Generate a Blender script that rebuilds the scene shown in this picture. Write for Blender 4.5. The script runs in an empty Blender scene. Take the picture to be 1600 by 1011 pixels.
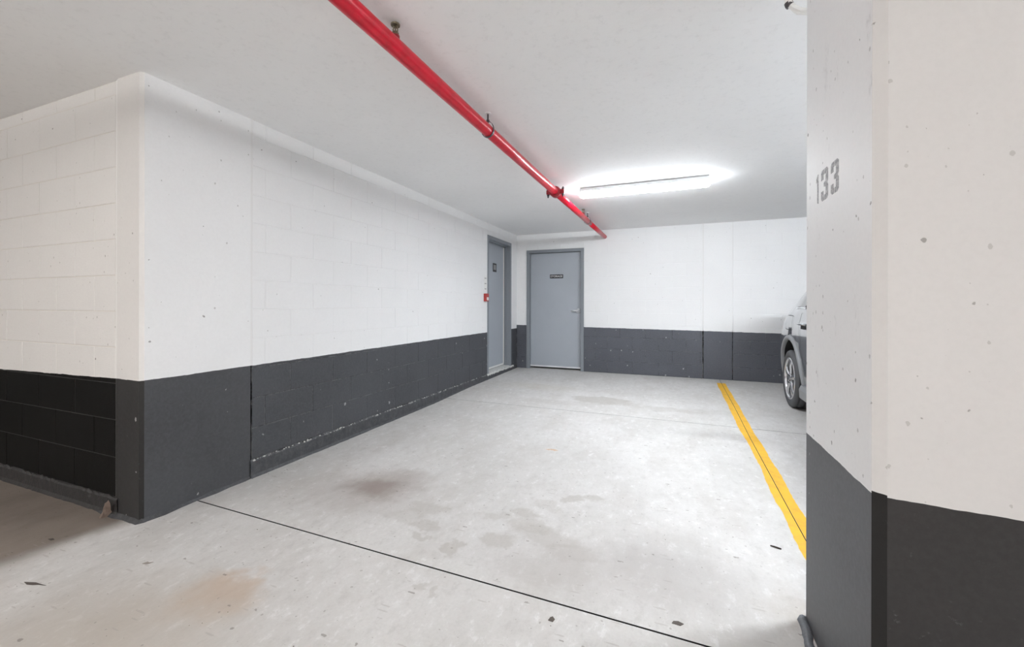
import bpy, bmesh, math, random
from mathutils import Vector, Matrix
random.seed(7)
S = bpy.context.scene
COL = S.collection
PI = math.pi

# ------------------------------------------------------------------ camera
H = 1.185
F = 653.73
cam_d = bpy.data.cameras.new('camera')
cam = bpy.data.objects.new('camera', cam_d)
COL.objects.link(cam)
cam_d.sensor_fit = 'HORIZONTAL'
cam_d.sensor_width = 36.0
cam_d.lens = 36.0 * F / 1600
cam_d.shift_y = -(505.5 - 476.96) / 1600
cam_d.clip_start = 0.02
cam.matrix_world = (Matrix.Translation((0, 0, H)) @ Matrix.Rotation(0.375042, 4, 'Z')
                    @ Matrix.Rotation(PI / 2, 4, 'X') @ Matrix.Rotation(0.00185, 4, 'Z'))
S.camera = cam

# ------------------------------------------------------------------ world, exposure
w = bpy.data.worlds.new('world')
S.world = w
w.use_nodes = True
w.node_tree.nodes['Background'].inputs[0].default_value = (0.9, 0.95, 1, 1)
w.node_tree.nodes['Background'].inputs[1].default_value = 0.05
S.view_settings.view_transform = 'Standard'
S.view_settings.look = 'None'
S.view_settings.gamma = 1
S.view_settings.use_curve_mapping = False
S.view_settings.exposure = 1.74
BAY_LAMP = 19.0          # emission of the lamp in the bay
AISLE_LAMP = 70.0        # emission of the aisle lamp; the added aisle fills scale from it
COOL = (0.92, 0.97, 1.02)
WARM = (1.0, 0.955, 0.915)

# ------------------------------------------------------------------ node helpers
class NT:
    def __init__(s, name):
        s.m = bpy.data.materials.new(name)
        s.m.use_nodes = True
        s.t = s.m.node_tree
        s.t.nodes.clear()
        s.out = s.n('ShaderNodeOutputMaterial')
        s.b = s.n('ShaderNodeBsdfPrincipled')
        s.l(s.b.outputs[0], s.out.inputs[0])
        s._pos = None
    def n(s, t, **k):
        o = s.t.nodes.new(t)
        for a, v in k.items():
            setattr(o, a, v)
        return o
    def l(s, a, b):
        s.t.links.new(a, b)
    def put(s, inp, v):
        if hasattr(v, 'links') or hasattr(v, 'is_output'):
            s.l(v, inp)
        else:
            if inp.type == 'RGBA' and not hasattr(v, '__len__'):
                v = (v, v, v, 1)
            elif inp.type == 'RGBA' and len(v) == 3:
                v = (*v, 1)
            inp.default_value = v
    def pos(s):
        if s._pos is None:
            s._pos = s.n('ShaderNodeNewGeometry').outputs['Position']
        return s._pos
    def xyz(s):
        q = s.n('ShaderNodeSeparateXYZ')
        s.l(s.pos(), q.inputs[0])
        return q.outputs
    def math(s, op, a, b=0.0, c=0.0):
        q = s.n('ShaderNodeMath', operation=op)
        s.put(q.inputs[0], a); s.put(q.inputs[1], b); s.put(q.inputs[2], c)
        return q.outputs[0]
    def noise(s, scale, detail=3, rough=0.55, stretch=None, off=(0, 0, 0)):
        q = s.n('ShaderNodeTexNoise')
        mp = s.n('ShaderNodeMapping')
        s.l(s.pos(), mp.inputs[0])
        mp.inputs['Scale'].default_value = stretch or (1, 1, 1)
        mp.inputs['Location'].default_value = off
        s.l(mp.outputs[0], q.inputs['Vector'])
        q.inputs['Scale'].default_value = scale
        q.inputs['Detail'].default_value = detail
        q.inputs['Roughness'].default_value = rough
        return q.outputs[0]
    def ramp(s, v, a, b, lo=0.0, hi=1.0, smooth=True):
        q = s.n('ShaderNodeMapRange')
        q.interpolation_type = 'SMOOTHSTEP' if smooth else 'LINEAR'
        s.put(q.inputs[0], v); s.put(q.inputs[1], a); s.put(q.inputs[2], b)
        s.put(q.inputs[3], lo); s.put(q.inputs[4], hi)
        return q.outputs[0]
    def mix(s, f, a, b, mode='MIX'):
        q = s.n('ShaderNodeMix', data_type='RGBA', blend_type=mode)
        s.put(q.inputs[0], f); s.put(q.inputs[6], a); s.put(q.inputs[7], b)
        return q.outputs[2]
    def dots(s, scale, size, rare, plane='xy', stretch=(1, 1), off=0.0, jag=0.0):
        """sparse irregular marks on a plane: 1 inside"""
        X, Y, Z = s.xyz()
        a, b = {'xy': (X, Y), 'yz': (Y, Z), 'xz': (X, Z)}[plane]
        a = s.math('MULTIPLY_ADD', a, stretch[0], off)
        b = s.math('MULTIPLY_ADD', b, stretch[1], off * 1.7)
        if jag:
            n = s.noise(scale * 4, 3, 0.7)
            a = s.math('MULTIPLY_ADD', n, jag / scale, a)
        cv = s.n('ShaderNodeCombineXYZ')
        s.put(cv.inputs[0], a); s.put(cv.inputs[1], b)
        v = s.n('ShaderNodeTexVoronoi', voronoi_dimensions='2D')
        s.l(cv.outputs[0], v.inputs['Vector'])
        v.inputs['Scale'].default_value = scale
        c = s.n('ShaderNodeSeparateColor')
        s.l(v.outputs['Color'], c.inputs[0])
        rad = s.math('MULTIPLY', s.math('POWER', c.outputs[1], 2.0), size)
        d = s.math('SUBTRACT', v.outputs['Distance'], rad)
        m = s.ramp(d, 0.0, 0.02, 1, 0)
        k = s.math('GREATER_THAN', c.outputs[0], rare)
        return s.math('MULTIPLY', m, k)
    def bump(s, h, strength=0.3, dist=0.002):
        q = s.n('ShaderNodeBump')
        q.inputs['Strength'].default_value = strength
        q.inputs['Distance'].default_value = dist
        s.put(q.inputs['Height'], h)
        s.l(q.outputs[0], s.b.inputs['Normal'])

def plain(name, col, rough=0.5, metal=0.0, coat=0.0, emis=None, es=0.0, bump=None, spec=0.5):
    q = NT(name)
    q.put(q.b.inputs['Base Color'], col)
    q.b.inputs['Roughness'].default_value = rough
    q.b.inputs['Metallic'].default_value = metal
    q.b.inputs['Coat Weight'].default_value = coat
    q.b.inputs['Specular IOR Level'].default_value = spec
    if emis:
        q.put(q.b.inputs['Emission Color'], emis)
        q.b.inputs['Emission Strength'].default_value = es
    if bump:
        q.bump(q.noise(bump[0]), bump[1], bump[2])
    return q.m

def painted(name, thresh, tilt=0.0, tilt_x0=0.0, white=(0.86, 0.865, 0.87), dark=(0.058, 0.061, 0.068),
            porous=True, scuff=0.5, holes=0.5, slope_axis=0, stain=0.0, plane='yz', mortar=False, spec=0.4):
    q = NT(name)
    X, Y, Z = q.xyz()
    n1 = q.noise(9, 3, 0.6)
    wob = q.math('MULTIPLY', q.math('SUBTRACT', n1, 0.5), 0.012)
    ax = (X, Y)[slope_axis]
    th = q.math('ADD', q.math('MULTIPLY', q.math('SUBTRACT', ax, tilt_x0), tilt), thresh)
    th = q.math('ADD', th, wob)
    isdark = q.math('LESS_THAN', Z, th)
    big = q.noise(1.3, 4, 0.6)
    fine = q.noise(60, 3, 0.7)
    wcol = q.mix(q.ramp(big, 0.3, 0.75, 0, 0.5), white, tuple(c * 0.93 for c in white))
    wcol = q.mix(q.ramp(fine, 0.35, 0.7, 0, 0.25), wcol, tuple(c * 0.9 for c in white))
    # bug holes and rubbed marks in the white paint
    hd = q.dots(10, 0.05, 1 - 0.32 * holes, plane, (1, 0.8), 3.3, 0.25)
    hs = q.dots(26, 0.12, 1 - 0.22 * holes, plane, (1, 0.7), 7.1, 0.3)
    wcol = q.mix(q.math('MULTIPLY', hd, 0.75), wcol, (0.22, 0.21, 0.20))
    wcol = q.mix(q.math('MULTIPLY', hs, 0.55), wcol, (0.35, 0.34, 0.33))
    if stain:
        sm = q.ramp(q.noise(7, 5, 0.75, (1, 1, 0.35), (5, 2, 1)), 0.60, 0.72)
        sm = q.math('MULTIPLY', sm, q.ramp(q.noise(45, 3, 0.8, (1, 1, 0.4)), 0.45, 0.62))
        wcol = q.mix(q.math('MULTIPLY', sm, stain), wcol, (0.42, 0.42, 0.42))
    dcol = q.mix(q.ramp(big, 0.35, 0.7), dark, tuple(c * 0.78 for c in dark))
    dcol = q.mix(q.ramp(fine, 0.3, 0.75, 0, 0.5), dcol, tuple(c * 1.35 for c in dark))
    # dust, scuffs and chips in the dark paint, more of them lower down
    low = q.ramp(Z, 0.0, 0.7, 1.0, 0.25)
    sc = q.ramp(q.noise(26, 5, 0.8, (1, 1, 1), (7, 3, 5)), 0.62, 0.78)
    sc = q.math('MULTIPLY', q.math('MULTIPLY', sc, low), scuff)
    dcol = q.mix(sc, dcol, (0.30, 0.30, 0.31))
    ch = q.dots(11, 0.11, 1 - 0.22 * scuff, plane, (1, 0.7), 5.5, 0.4)
    if mortar:
        dcol = q.mix(q.ramp(q.noise(9, 4, 0.8, off=(2, 8, 1)), 0.40, 0.60), (0.012, 0.012, 0.013), (0.16, 0.165, 0.17))
    dcol = q.mix(q.math('MULTIPLY', ch, 0.7), dcol, (0.45, 0.45, 0.46))
    col = q.mix(isdark, wcol, dcol)
    q.l(col, q.b.inputs['Base Color'])
    q.l(q.math('ADD', q.math('MULTIPLY', isdark, -0.08), 0.6), q.b.inputs['Roughness'])
    q.b.inputs['Specular IOR Level'].default_value = spec
    if porous:
        hh = q.math('ADD', q.math('MULTIPLY', q.noise(110, 4, 0.8), 1.0),
                    q.math('MULTIPLY', q.noise(12, 2, 0.5), 0.7))
        q.bump(hh, 0.45, 0.004)
    else:
        hh = q.math('SUBTRACT', q.math('MULTIPLY', q.noise(18, 4, 0.6), 0.6), hd)
        q.bump(hh, 0.25, 0.003)
    return q.m

M = {}
M['wall_left'] = painted('painted_block_left', 0.748, holes=0.12, dark=(0.066, 0.069, 0.077), scuff=0.8)
M['wall_back'] = painted('painted_block_back', 0.795, tilt=-0.012, tilt_x0=-1.5, scuff=1.0, plane='xz', dark=(0.098, 0.104, 0.122), holes=0.12)
M['mortar_back'] = painted('mortar_back', 0.795, tilt=-0.012, tilt_x0=-1.5, plane='xz', mortar=True)
M['mortar_left'] = painted('mortar_left', 0.748, mortar=True)
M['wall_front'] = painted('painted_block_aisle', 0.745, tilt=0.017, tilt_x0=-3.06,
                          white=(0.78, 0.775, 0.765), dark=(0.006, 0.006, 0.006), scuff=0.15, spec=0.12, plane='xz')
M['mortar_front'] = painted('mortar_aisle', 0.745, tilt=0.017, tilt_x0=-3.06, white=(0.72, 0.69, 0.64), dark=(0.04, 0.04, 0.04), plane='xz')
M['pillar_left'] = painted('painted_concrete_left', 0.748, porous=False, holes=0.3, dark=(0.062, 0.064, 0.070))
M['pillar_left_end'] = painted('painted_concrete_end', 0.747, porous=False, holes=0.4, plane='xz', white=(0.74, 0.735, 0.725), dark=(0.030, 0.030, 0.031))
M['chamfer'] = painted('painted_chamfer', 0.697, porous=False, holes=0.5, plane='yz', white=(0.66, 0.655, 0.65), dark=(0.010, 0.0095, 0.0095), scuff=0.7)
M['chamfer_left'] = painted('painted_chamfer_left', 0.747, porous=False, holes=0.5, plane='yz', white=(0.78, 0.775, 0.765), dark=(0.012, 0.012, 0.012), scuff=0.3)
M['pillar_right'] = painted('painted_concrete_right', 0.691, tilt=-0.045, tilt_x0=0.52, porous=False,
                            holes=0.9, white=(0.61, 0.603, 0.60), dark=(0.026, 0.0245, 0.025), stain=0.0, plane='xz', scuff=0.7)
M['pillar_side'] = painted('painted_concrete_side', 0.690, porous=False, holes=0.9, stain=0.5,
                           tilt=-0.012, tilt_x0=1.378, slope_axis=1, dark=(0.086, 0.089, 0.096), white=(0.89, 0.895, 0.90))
M['dark_gap'] = plain('dark_gap', (0.008, 0.008, 0.009), 0.8)
M['caulk'] = plain('white_caulk', (0.80, 0.80, 0.795), 0.6, bump=(60, 0.4, 0.004))
M['ceiling'] = None
q = NT('ceiling_paint')
c = q.mix(q.ramp(q.noise(0.9, 5, 0.6), 0.35, 0.7), (0.93, 0.932, 0.935), (0.90, 0.902, 0.905))
c = q.mix(q.ramp(q.noise(30, 4, 0.7), 0.5, 0.8, 0, 0.25), c, (0.62, 0.62, 0.62))
q.l(c, q.b.inputs['Base Color'])
q.b.inputs['Roughness'].default_value = 0.75
q.bump(q.noise(5, 5, 0.6), 0.25, 0.01)
M['ceiling'] = q.m
M['door'] = None
q = NT('grey_door_paint')
q.l(q.mix(q.noise(2.5, 3), (0.37, 0.40, 0.44), (0.42, 0.455, 0.50)), q.b.inputs['Base Color'])
q.b.inputs['Roughness'].default_value = 0.38
q.bump(q.noise(40, 2), 0.08, 0.001)
M['door'] = q.m
M['frame'] = plain('grey_frame_paint', (0.235, 0.255, 0.28), 0.4)
M['steel'] = plain('satin_steel', (0.80, 0.81, 0.83), 0.4, 0.55)
M['white_plastic'] = plain('white_plastic', (0.82, 0.82, 0.80), 0.45)
M['white_letter'] = plain('white_lettering', (0.9, 0.9, 0.9), 0.5)
M['black_plate'] = plain('black_plate', (0.012, 0.012, 0.014), 0.35)
M['grey_letter'] = plain('grey_print', (0.25, 0.25, 0.26), 0.6)
M['red_plastic'] = plain('red_plastic', (0.42, 0.045, 0.04), 0.4)
M['brass'] = plain('dull_brass', (0.20, 0.17, 0.12), 0.4, 0.9)
M['dark_metal'] = plain('dark_metal', (0.10, 0.095, 0.10), 0.45, 0.7)
q = NT('red_pipe_paint')
q.l(q.mix(q.ramp(q.noise(14, 3), 0.4, 0.7), (0.62, 0.008, 0.028), (0.50, 0.008, 0.022)), q.b.inputs['Base Color'])
q.b.inputs['Roughness'].default_value = 0.28
q.b.inputs['Specular IOR Level'].default_value = 0.35
M['red'] = q.m
M['red_dark'] = plain('dark_red_iron', (0.30, 0.01, 0.02), 0.4)
M['housing'] = plain('grey_lamp_housing', (0.70, 0.71, 0.72), 0.5)
M['bay_lamp'] = plain('lit_diffuser_cool', (0.9, 0.9, 0.9), 0.4, emis=COOL, es=BAY_LAMP)
M['aisle_lamp'] = plain('lit_diffuser_warm', (0.9, 0.9, 0.9), 0.4, emis=WARM, es=AISLE_LAMP)
M['bay_fill_lamp'] = plain('lit_diffuser_bay_fill', (0.9, 0.9, 0.9), 0.4, emis=COOL, es=BAY_LAMP * 3.4)
M['aisle_fill_lamp_left'] = plain('lit_diffuser_left_fill', (0.9, 0.9, 0.9), 0.4, emis=WARM, es=AISLE_LAMP * 0.55)
M['aisle_fill_lamp_right'] = plain('lit_diffuser_right_fill', (0.9, 0.9, 0.9), 0.4, emis=WARM, es=AISLE_LAMP * 0.2)
M['lamp_end'] = plain('lamp_end_plastic', (0.9, 0.9, 0.92), 0.2)

# ------------------------------------------------------------------ mesh helpers
def link(name, me, m=None, parent=None, loc=(0, 0, 0), rot=(0, 0, 0)):
    o = bpy.data.objects.new(name, me)
    COL.objects.link(o)
    o.location = loc
    o.rotation_euler = rot
    if m is not None and not len(me.materials):
        me.materials.append(m)
    if parent:
        o.parent = parent
    return o

def bm_obj(name, bm, m=None, parent=None, smooth=False, **k):
    bmesh.ops.recalc_face_normals(bm, faces=bm.faces)
    me = bpy.data.meshes.new(name)
    bm.to_mesh(me)
    bm.free()
    if smooth:
        for p in me.polygons:
            p.use_smooth = True
    return link(name, me, m, parent, **k)

def box(bm, x0, y0, z0, x1, y1, z1, bevel=0.0):
    r = bmesh.ops.create_cube(bm, size=1)
    vs = r['verts']
    bmesh.ops.scale(bm, vec=(x1 - x0, y1 - y0, z1 - z0), verts=vs)
    bmesh.ops.translate(bm, vec=((x0 + x1) / 2, (y0 + y1) / 2, (z0 + z1) / 2), verts=vs)
    if bevel:
        es = list({e for v in vs for e in v.link_edges})
        bmesh.ops.bevel(bm, geom=es, offset=bevel, segments=2, affect='EDGES', profile=0.6)
    return bm

def prism(bm, pts, h0, h1, axis='z'):
    """extrude a polygon along an axis; pts are in the two other axes"""
    def P(a, b, c):
        return {'z': (a, b, c), 'x': (c, a, b), 'y': (a, c, b)}[axis]
    A = [bm.verts.new(P(a, b, h0)) for a, b in pts]
    B = [bm.verts.new(P(a, b, h1)) for a, b in pts]
    n = len(pts)
    bm.faces.new(A); bm.faces.new(B[::-1])
    for i in range(n):
        bm.faces.new((A[i], A[(i + 1) % n], B[(i + 1) % n], B[i]))
    return bm

def tube(bm, pts, r, seg=16, cap=True):
    pts = [Vector(p) for p in pts]
    rings = []
    for i, p in enumerate(pts):
        d = (pts[min(i + 1, len(pts) - 1)] - pts[max(i - 1, 0)]).normalized()
        up = Vector((0, 0, 1)) if abs(d.z) < 0.9 else Vector((1, 0, 0))
        a = d.cross(up).normalized(); b = a.cross(d)
        rr = r[i] if hasattr(r, '__len__') else r
        rings.append([bm.verts.new(p + (a * math.cos(t) + b * math.sin(t)) * rr)
                      for t in [2 * PI * k / seg for k in range(seg)]])
    for A, B in zip(rings, rings[1:]):
        for k in range(seg):
            bm.faces.new((A[k], A[(k + 1) % seg], B[(k + 1) % seg], B[k]))
    if cap:
        bm.faces.new(rings[0][::-1]); bm.faces.new(rings[-1])
    return bm

def lathe(bm, prof, seg=24, axis='z', c=(0, 0, 0)):
    """prof: (radius, height) pairs"""
    rings = []
    for r, h in prof:
        ring = []
        for k in range(seg):
            t = 2 * PI * k / seg
            a, b = r * math.cos(t), r * math.sin(t)
            v = {'z': (a, b, h), 'x': (h, a, b), 'y': (b, h, a)}[axis]
            ring.append(bm.verts.new((v[0] + c[0], v[1] + c[1], v[2] + c[2])))
        rings.append(ring)
    for A, B in zip(rings, rings[1:]):
        for k in range(seg):
            bm.faces.new((A[k], A[(k + 1) % seg], B[(k + 1) % seg], B[k]))
    bm.faces.new(rings[0][::-1]); bm.faces.new(rings[-1])
    return bm

def thing(name, label, cat, loc=(0, 0, 0), group=None):
    o = bpy.data.objects.new(name, None)
    COL.objects.link(o)
    o.empty_display_size = 0.1
    o.location = loc
    o['label'] = label; o['category'] = cat
    if group:
        o['group'] = group
    return o

def tag(o, label=None, cat=None, group=None, kind=None):
    if label: o['label'] = label
    if cat: o['category'] = cat
    if group: o['group'] = group
    if kind: o['kind'] = kind
    return o

def part_at(o, parent):
    """parent given in world coordinates: keep the mesh where it is"""
    o.parent = parent
    o.matrix_parent_inverse = Matrix.Identity(4)
    o.location = Vector(o.location) - Vector(parent.location)
    return o

FP = [(-7, -0.075), (1.5, -0.06), (3.0, -0.06), (4.5, -0.05), (5.5, -0.02), (7.7, 0.0)]
def floor_z(y):
    if y <= FP[0][0]: return FP[0][1]
    for (a, za), (b, zb) in zip(FP, FP[1:]):
        if y <= b:
            return za + (zb - za) * (y - a) / (b - a)
    return FP[-1][1]

XL, YB, ZC = -2.842, 7.466, 2.517
YP, YF = 1.444, 1.452

# ------------------------------------------------------------------ floor
q = NT('concrete_floor')
X, Y, Z = q.xyz()
big = q.noise(0.8, 5, 0.62)
mid = q.noise(3.5, 6, 0.65, (1, 0.55, 1))
fin = q.noise(70, 4, 0.75)
brush = q.noise(9, 5, 0.8, (1, 5, 1))
col = q.mix(q.ramp(big, 0.35, 0.68), (0.64, 0.63, 0.615), (0.555, 0.545, 0.525))
col = q.mix(q.ramp(mid, 0.42, 0.72, 0, 0.7), col, (0.51, 0.49, 0.465))
mott = q.noise(17, 5, 0.75, (1, 0.6, 1), (4, 4, 0))
col = q.mix(q.ramp(mott, 0.50, 0.70, 0, 0.45), col, (0.44, 0.425, 0.41))
col = q.mix(q.ramp(mott, 0.46, 0.32, 0, 0.6), col, (0.76, 0.755, 0.75))
col = q.mix(q.ramp(fin, 0.35, 0.75, 0, 0.35), col, (0.50, 0.49, 0.475))
col = q.mix(q.ramp(brush, 0.55, 0.8, 0, 0.35), col, (0.74, 0.735, 0.73))
wx = q.math('MULTIPLY', q.math('SUBTRACT', q.noise(4.5, 4, 0.6), 0.5), 0.35)
wy = q.math('MULTIPLY', q.math('SUBTRACT', q.noise(4.5, 4, 0.6, off=(9, 4, 2)), 0.5), 0.35)
XW = q.math('ADD', X, wx); YW = q.math('ADD', Y, wy)
def stain(col, cx, cy, rx, ry, c, a, soft=0.6):
    dx = q.math('DIVIDE', q.math('SUBTRACT', XW, cx), rx)
    dy = q.math('DIVIDE', q.math('SUBTRACT', YW, cy), ry)
    d = q.math('SQRT', q.math('ADD', q.math('MULTIPLY', dx, dx), q.math('MULTIPLY', dy, dy)))
    return q.mix(q.ramp(d, 1 - soft, 1 + soft * 0.6, a, 0), col, c)
BR, GR, RU = (0.25, 0.20, 0.175), (0.38, 0.355, 0.32), (0.46, 0.32, 0.21)
col = stain(col, -1.90, 2.32, 0.24, 0.16, BR, 0.75, 0.95)
col = stain(col, -1.97, 2.22, 0.42, 0.30, BR, 0.35, 0.95)
col = stain(col, -1.84, 2.55, 0.22, 0.10, BR, 0.35, 0.9)
for cx, cy, rx, ry, a in [(-1.43, 2.19, .14, .10, .45), (-1.50, 2.07, .16, .08, .3), (-1.31, 2.02, .09, .05, .5),
        (-1.30, 1.92, .08, .035, .5), (-1.08, 1.887, .07, .05, .55), (-0.907, 2.03, .09, .09, .55),
        (-1.07, 1.565, .04, .035, .45), (-0.982, 1.556, .025, .025, .4), (-0.995, 2.27, .09, .05, .35),
        (-0.85, 2.36, .10, .06, .5), (-0.78, 2.24, .12, .07, .4), (-0.66, 2.17, .2, .09, .45),
        (-0.47, 2.08, .16, .09, .5), (-0.63, 2.64, .08, .08, .6), (-0.50, 2.69, .07, .07, .55),
        (-0.73, 2.50, .10, .06, .3), (-0.55, 1.9, .25, .12, .3)]:
    col = stain(col, cx, cy, rx, ry, GR, a * 0.8, 0.32)
col = stain(col, -0.02, 2.14, 0.35, 0.22, (0.36, 0.34, 0.33), 0.45, 0.95)
col = stain(col, -0.45, 1.95, 0.5, 0.25, (0.4, 0.375, 0.36), 0.35, 0.95)
col = stain(col, -1.83, 1.20, 0.17, 0.13, RU, 0.55, 0.9)
col = stain(col, -1.86, 1.30, 0.16, 0.06, RU, 0.4, 0.9)
col = stain(col, -1.95, 0.98, 0.45, 0.28, (0.40, 0.34, 0.27), 0.45, 0.95)
col = stain(col, -2.2, 0.75, 0.5, 0.3, (0.42, 0.38, 0.33), 0.4, 0.95)
col = stain(col, -0.87, 5.37, 0.42, 0.19, GR, 0.55, 0.25)
col = stain(col, -0.05, 5.22, 0.45, 0.10, GR, 0.4, 0.6)
col = stain(col, -1.44, 5.1, 0.5, 0.12, GR, 0.3, 0.8)
col = stain(col, -1.9, 5.9, 0.6, 0.25, (0.5, 0.47, 0.40), 0.4, 0.9)
col = stain(col, -0.99, 3.44, 0.05, 0.025, (0.55, 0.28, 0.08), 0.6, 0.6)
col = stain(col, 0.50, 1.98, 0.16, 0.12, (0.36, 0.32, 0.27), 0.5, 0.9)
# aisle dirt and the left pillar's shade, both painted into the floor colour
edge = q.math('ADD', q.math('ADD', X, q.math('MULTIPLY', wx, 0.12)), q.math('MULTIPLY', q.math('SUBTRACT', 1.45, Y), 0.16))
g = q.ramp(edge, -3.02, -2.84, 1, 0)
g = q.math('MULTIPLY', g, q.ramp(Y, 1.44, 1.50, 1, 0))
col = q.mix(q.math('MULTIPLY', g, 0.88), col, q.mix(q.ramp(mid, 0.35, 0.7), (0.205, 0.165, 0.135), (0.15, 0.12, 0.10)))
d1 = q.dots(6, 0.055, 0.60, 'xy', (1, 1.5), 0.0, 0.5)
d2 = q.dots(19, 0.10, 0.72, 'xy', (1.2, 1), 4.0, 0.4)
d3 = q.dots(16, 0.16, 0.80, 'xy', (0.35, 2.2), 9.0, 0.3)
col = q.mix(q.math('MULTIPLY', d3, 0.35), col, (0.33, 0.30, 0.28))
col = q.mix(q.math('MULTIPLY', d1, 0.6), col, (0.17, 0.15, 0.13))
col = q.mix(q.math('MULTIPLY', d2, 0.5), col, (0.22, 0.20, 0.18))
scr = q.ramp(q.noise(16, 4, 0.85, (1.2, 3.2, 0.1), (2, 2, 0)), 0.66, 0.74)
col = q.mix(q.math('MULTIPLY', scr, 0.3), col, (0.30, 0.28, 0.26))
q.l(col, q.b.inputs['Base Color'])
q.b.inputs['Roughness'].default_value = 0.62
q.b.inputs['Specular IOR Level'].default_value = 0.35
q.bump(q.math('ADD', q.math('MULTIPLY', fin, 0.4), q.math('MULTIPLY', mid, 2.0)), 0.25, 0.004)
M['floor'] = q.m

bm = bmesh.new()
box(bm, -7.3, -6.3, -0.32, 7.3, 7.9, -0.10)
fl = tag(bm_obj('floor', bm, M['dark_gap']), kind='structure')

def slab(x0, x1, ya, yb):
    """ya, yb: (y at x0, y at x1)"""
    bm = bmesh.new()
    n = 10
    T, B = [], []
    for i in range(n + 1):
        f = i / n
        row, rowb = [], []
        for x, k in ((x0, 0), (x1, 1)):
            y = ya[k] + (yb[k] - ya[k]) * f
            row.append(bm.verts.new((x, y, floor_z(y))))
            rowb.append(bm.verts.new((x, y, -0.12)))
        T.append(row); B.append(rowb)
    for i in range(n):
        bm.faces.new((T[i][0], T[i][1], T[i + 1][1], T[i + 1][0]))
        bm.faces.new((B[i][0], B[i + 1][0], B[i + 1][1], B[i][1]))
        for k in (0, 1):
            bm.faces.new((T[i][k], T[i + 1][k], B[i + 1][k], B[i][k]))
    bm.faces.new((T[0][0], B[0][0], B[0][1], T[0][1]))
    bm.faces.new((T[n][0], T[n][1], B[n][1], B[n][0]))
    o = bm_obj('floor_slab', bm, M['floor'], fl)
    o.data.materials.append(M['dark_gap'])
    for p in o.data.polygons:
        if p.normal.z < 0.8:
            p.material_index = 1
    return o
def j1(x): return 1.70 - 0.02 * (x + 0.7)
def j2(x): return 4.775 - 0.015 * (x + 0.7)
g = 0.0045
XC = 0.640
for x0, x1 in ((-7.2, -0.7), (-0.7, 7.2)):
    if x0 < -1:
        slab(x0, x1, (-6.2, -6.2), (j1(x0) - g, j1(x1) - g))
    else:
        slab(-0.7, 7.2, (-6.2, -6.2), (j1(-0.7) - g, j1(7.2) - g))
slab(-3.2, XC - 0.002, (j1(-3.2) + g, j1(XC) + g), (j2(-3.2) - 0.003, j2(XC) - 0.003))
slab(XC + 0.002, 7.2, (j1(XC) + g, j1(7.2) + g), (j2(XC) - 0.003, j2(7.2) - 0.003))
slab(-3.2, XC - 0.002, (j2(-3.2) + 0.003, j2(XC) + 0.003), (7.8, 7.8))
slab(XC + 0.002, 7.2, (j2(XC) + 0.003, j2(7.2) + 0.003), (7.8, 7.8))

# ------------------------------------------------------------------ ceiling
bm = bmesh.new()
box(bm, -7.3, -6.3, ZC, 7.3, 7.9, ZC + 0.2)
tag(bm_obj('ceiling', bm, M['ceiling']), kind='structure')

# ------------------------------------------------------------------ block walls
BLK = {}
def block_mesh(wd, ht, mat, v):
    key = (round(wd, 3), round(ht, 3), mat.name, v)
    if key in BLK:
        return BLK[key]
    rnd = random.Random(hash(key[:2]) + v)
    bm = bmesh.new()
    b = 0.003
    w2, h2 = wd / 2, ht / 2
    j = lambda: rnd.uniform(-0.0012, 0.0012)
    O = [(-w2, -h2), (w2, -h2), (w2, h2), (-w2, h2)]
    I = [(-w2 + b, -h2 + b), (w2 - b, -h2 + b), (w2 - b, h2 - b), (-w2 + b, h2 - b)]
    K = [bm.verts.new((a, 0.03, c)) for a, c in O]
    A = [bm.verts.new((a, 0.0018, c)) for a, c in O]
    B = [bm.verts.new((a + j(), 0.0, c + j())) for a, c in I]
    for i in range(4):
        k = (i + 1) % 4
        bm.faces.new((K[i], K[k], A[k], A[i]))
        bm.faces.new((A[i], A[k], B[k], B[i]))
    bm.faces.new(B)
    bmesh.ops.recalc_face_normals(bm, faces=bm.faces)
    me = bpy.data.meshes.new('block')
    bm.to_mesh(me); bm.free()
    me.materials.append(mat)
    BLK[key] = me
    return me

def lay(parent, mat, rows, u0, u1, seq, place, rotz, joint=0.0036, holes=()):
    """rows: list of z; seq(i) -> list of vertical joint positions in row i"""
    rnd = random.Random(len(rows) + int(u0 * 100))
    for i, (z0, z1) in enumerate(zip(rows, rows[1:])):
        cuts = sorted([u0] + [u for u in seq(i) if u0 + 0.03 < u < u1 - 0.03] + [u1])
        for a, b in zip(cuts, cuts[1:]):
            if any(a > h[0] - 0.01 and b < h[1] + 0.01 and z0 > h[2] - 0.01 and z1 < h[3] + 0.01 for h in holes):
                continue
            segs = [(a, b, z0, z1)]
            for h in holes:
                if h[0] < b and h[1] > a and h[2] < z1 and h[3] > z0:
                    segs = []
                    if a < h[0] - 0.02: segs.append((a, h[0], z0, z1))
                    if b > h[1] + 0.02: segs.append((h[1], b, z0, z1))
                    if z1 > h[3] + 0.02: segs.append((max(a, h[0]), min(b, h[1]), h[3], z1))
                    break
            for (p, r, s, t) in segs:
                me = block_mesh(r - p - joint, t - s - joint, mat, rnd.randrange(2))
                x, y = place((p + r) / 2, rnd.uniform(-0.0008, 0.0008))
                o = bpy.data.objects.new('block', me)
                COL.objects.link(o)
                o.parent = parent
                o.location = (x, y, (s + t) / 2)
                o.rotation_euler = (0, 0, rotz)

def seqf(base, half, parity):
    return lambda i: [base + half * (2 * k + (i + parity) % 2) for k in range(-40, 60)]

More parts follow.
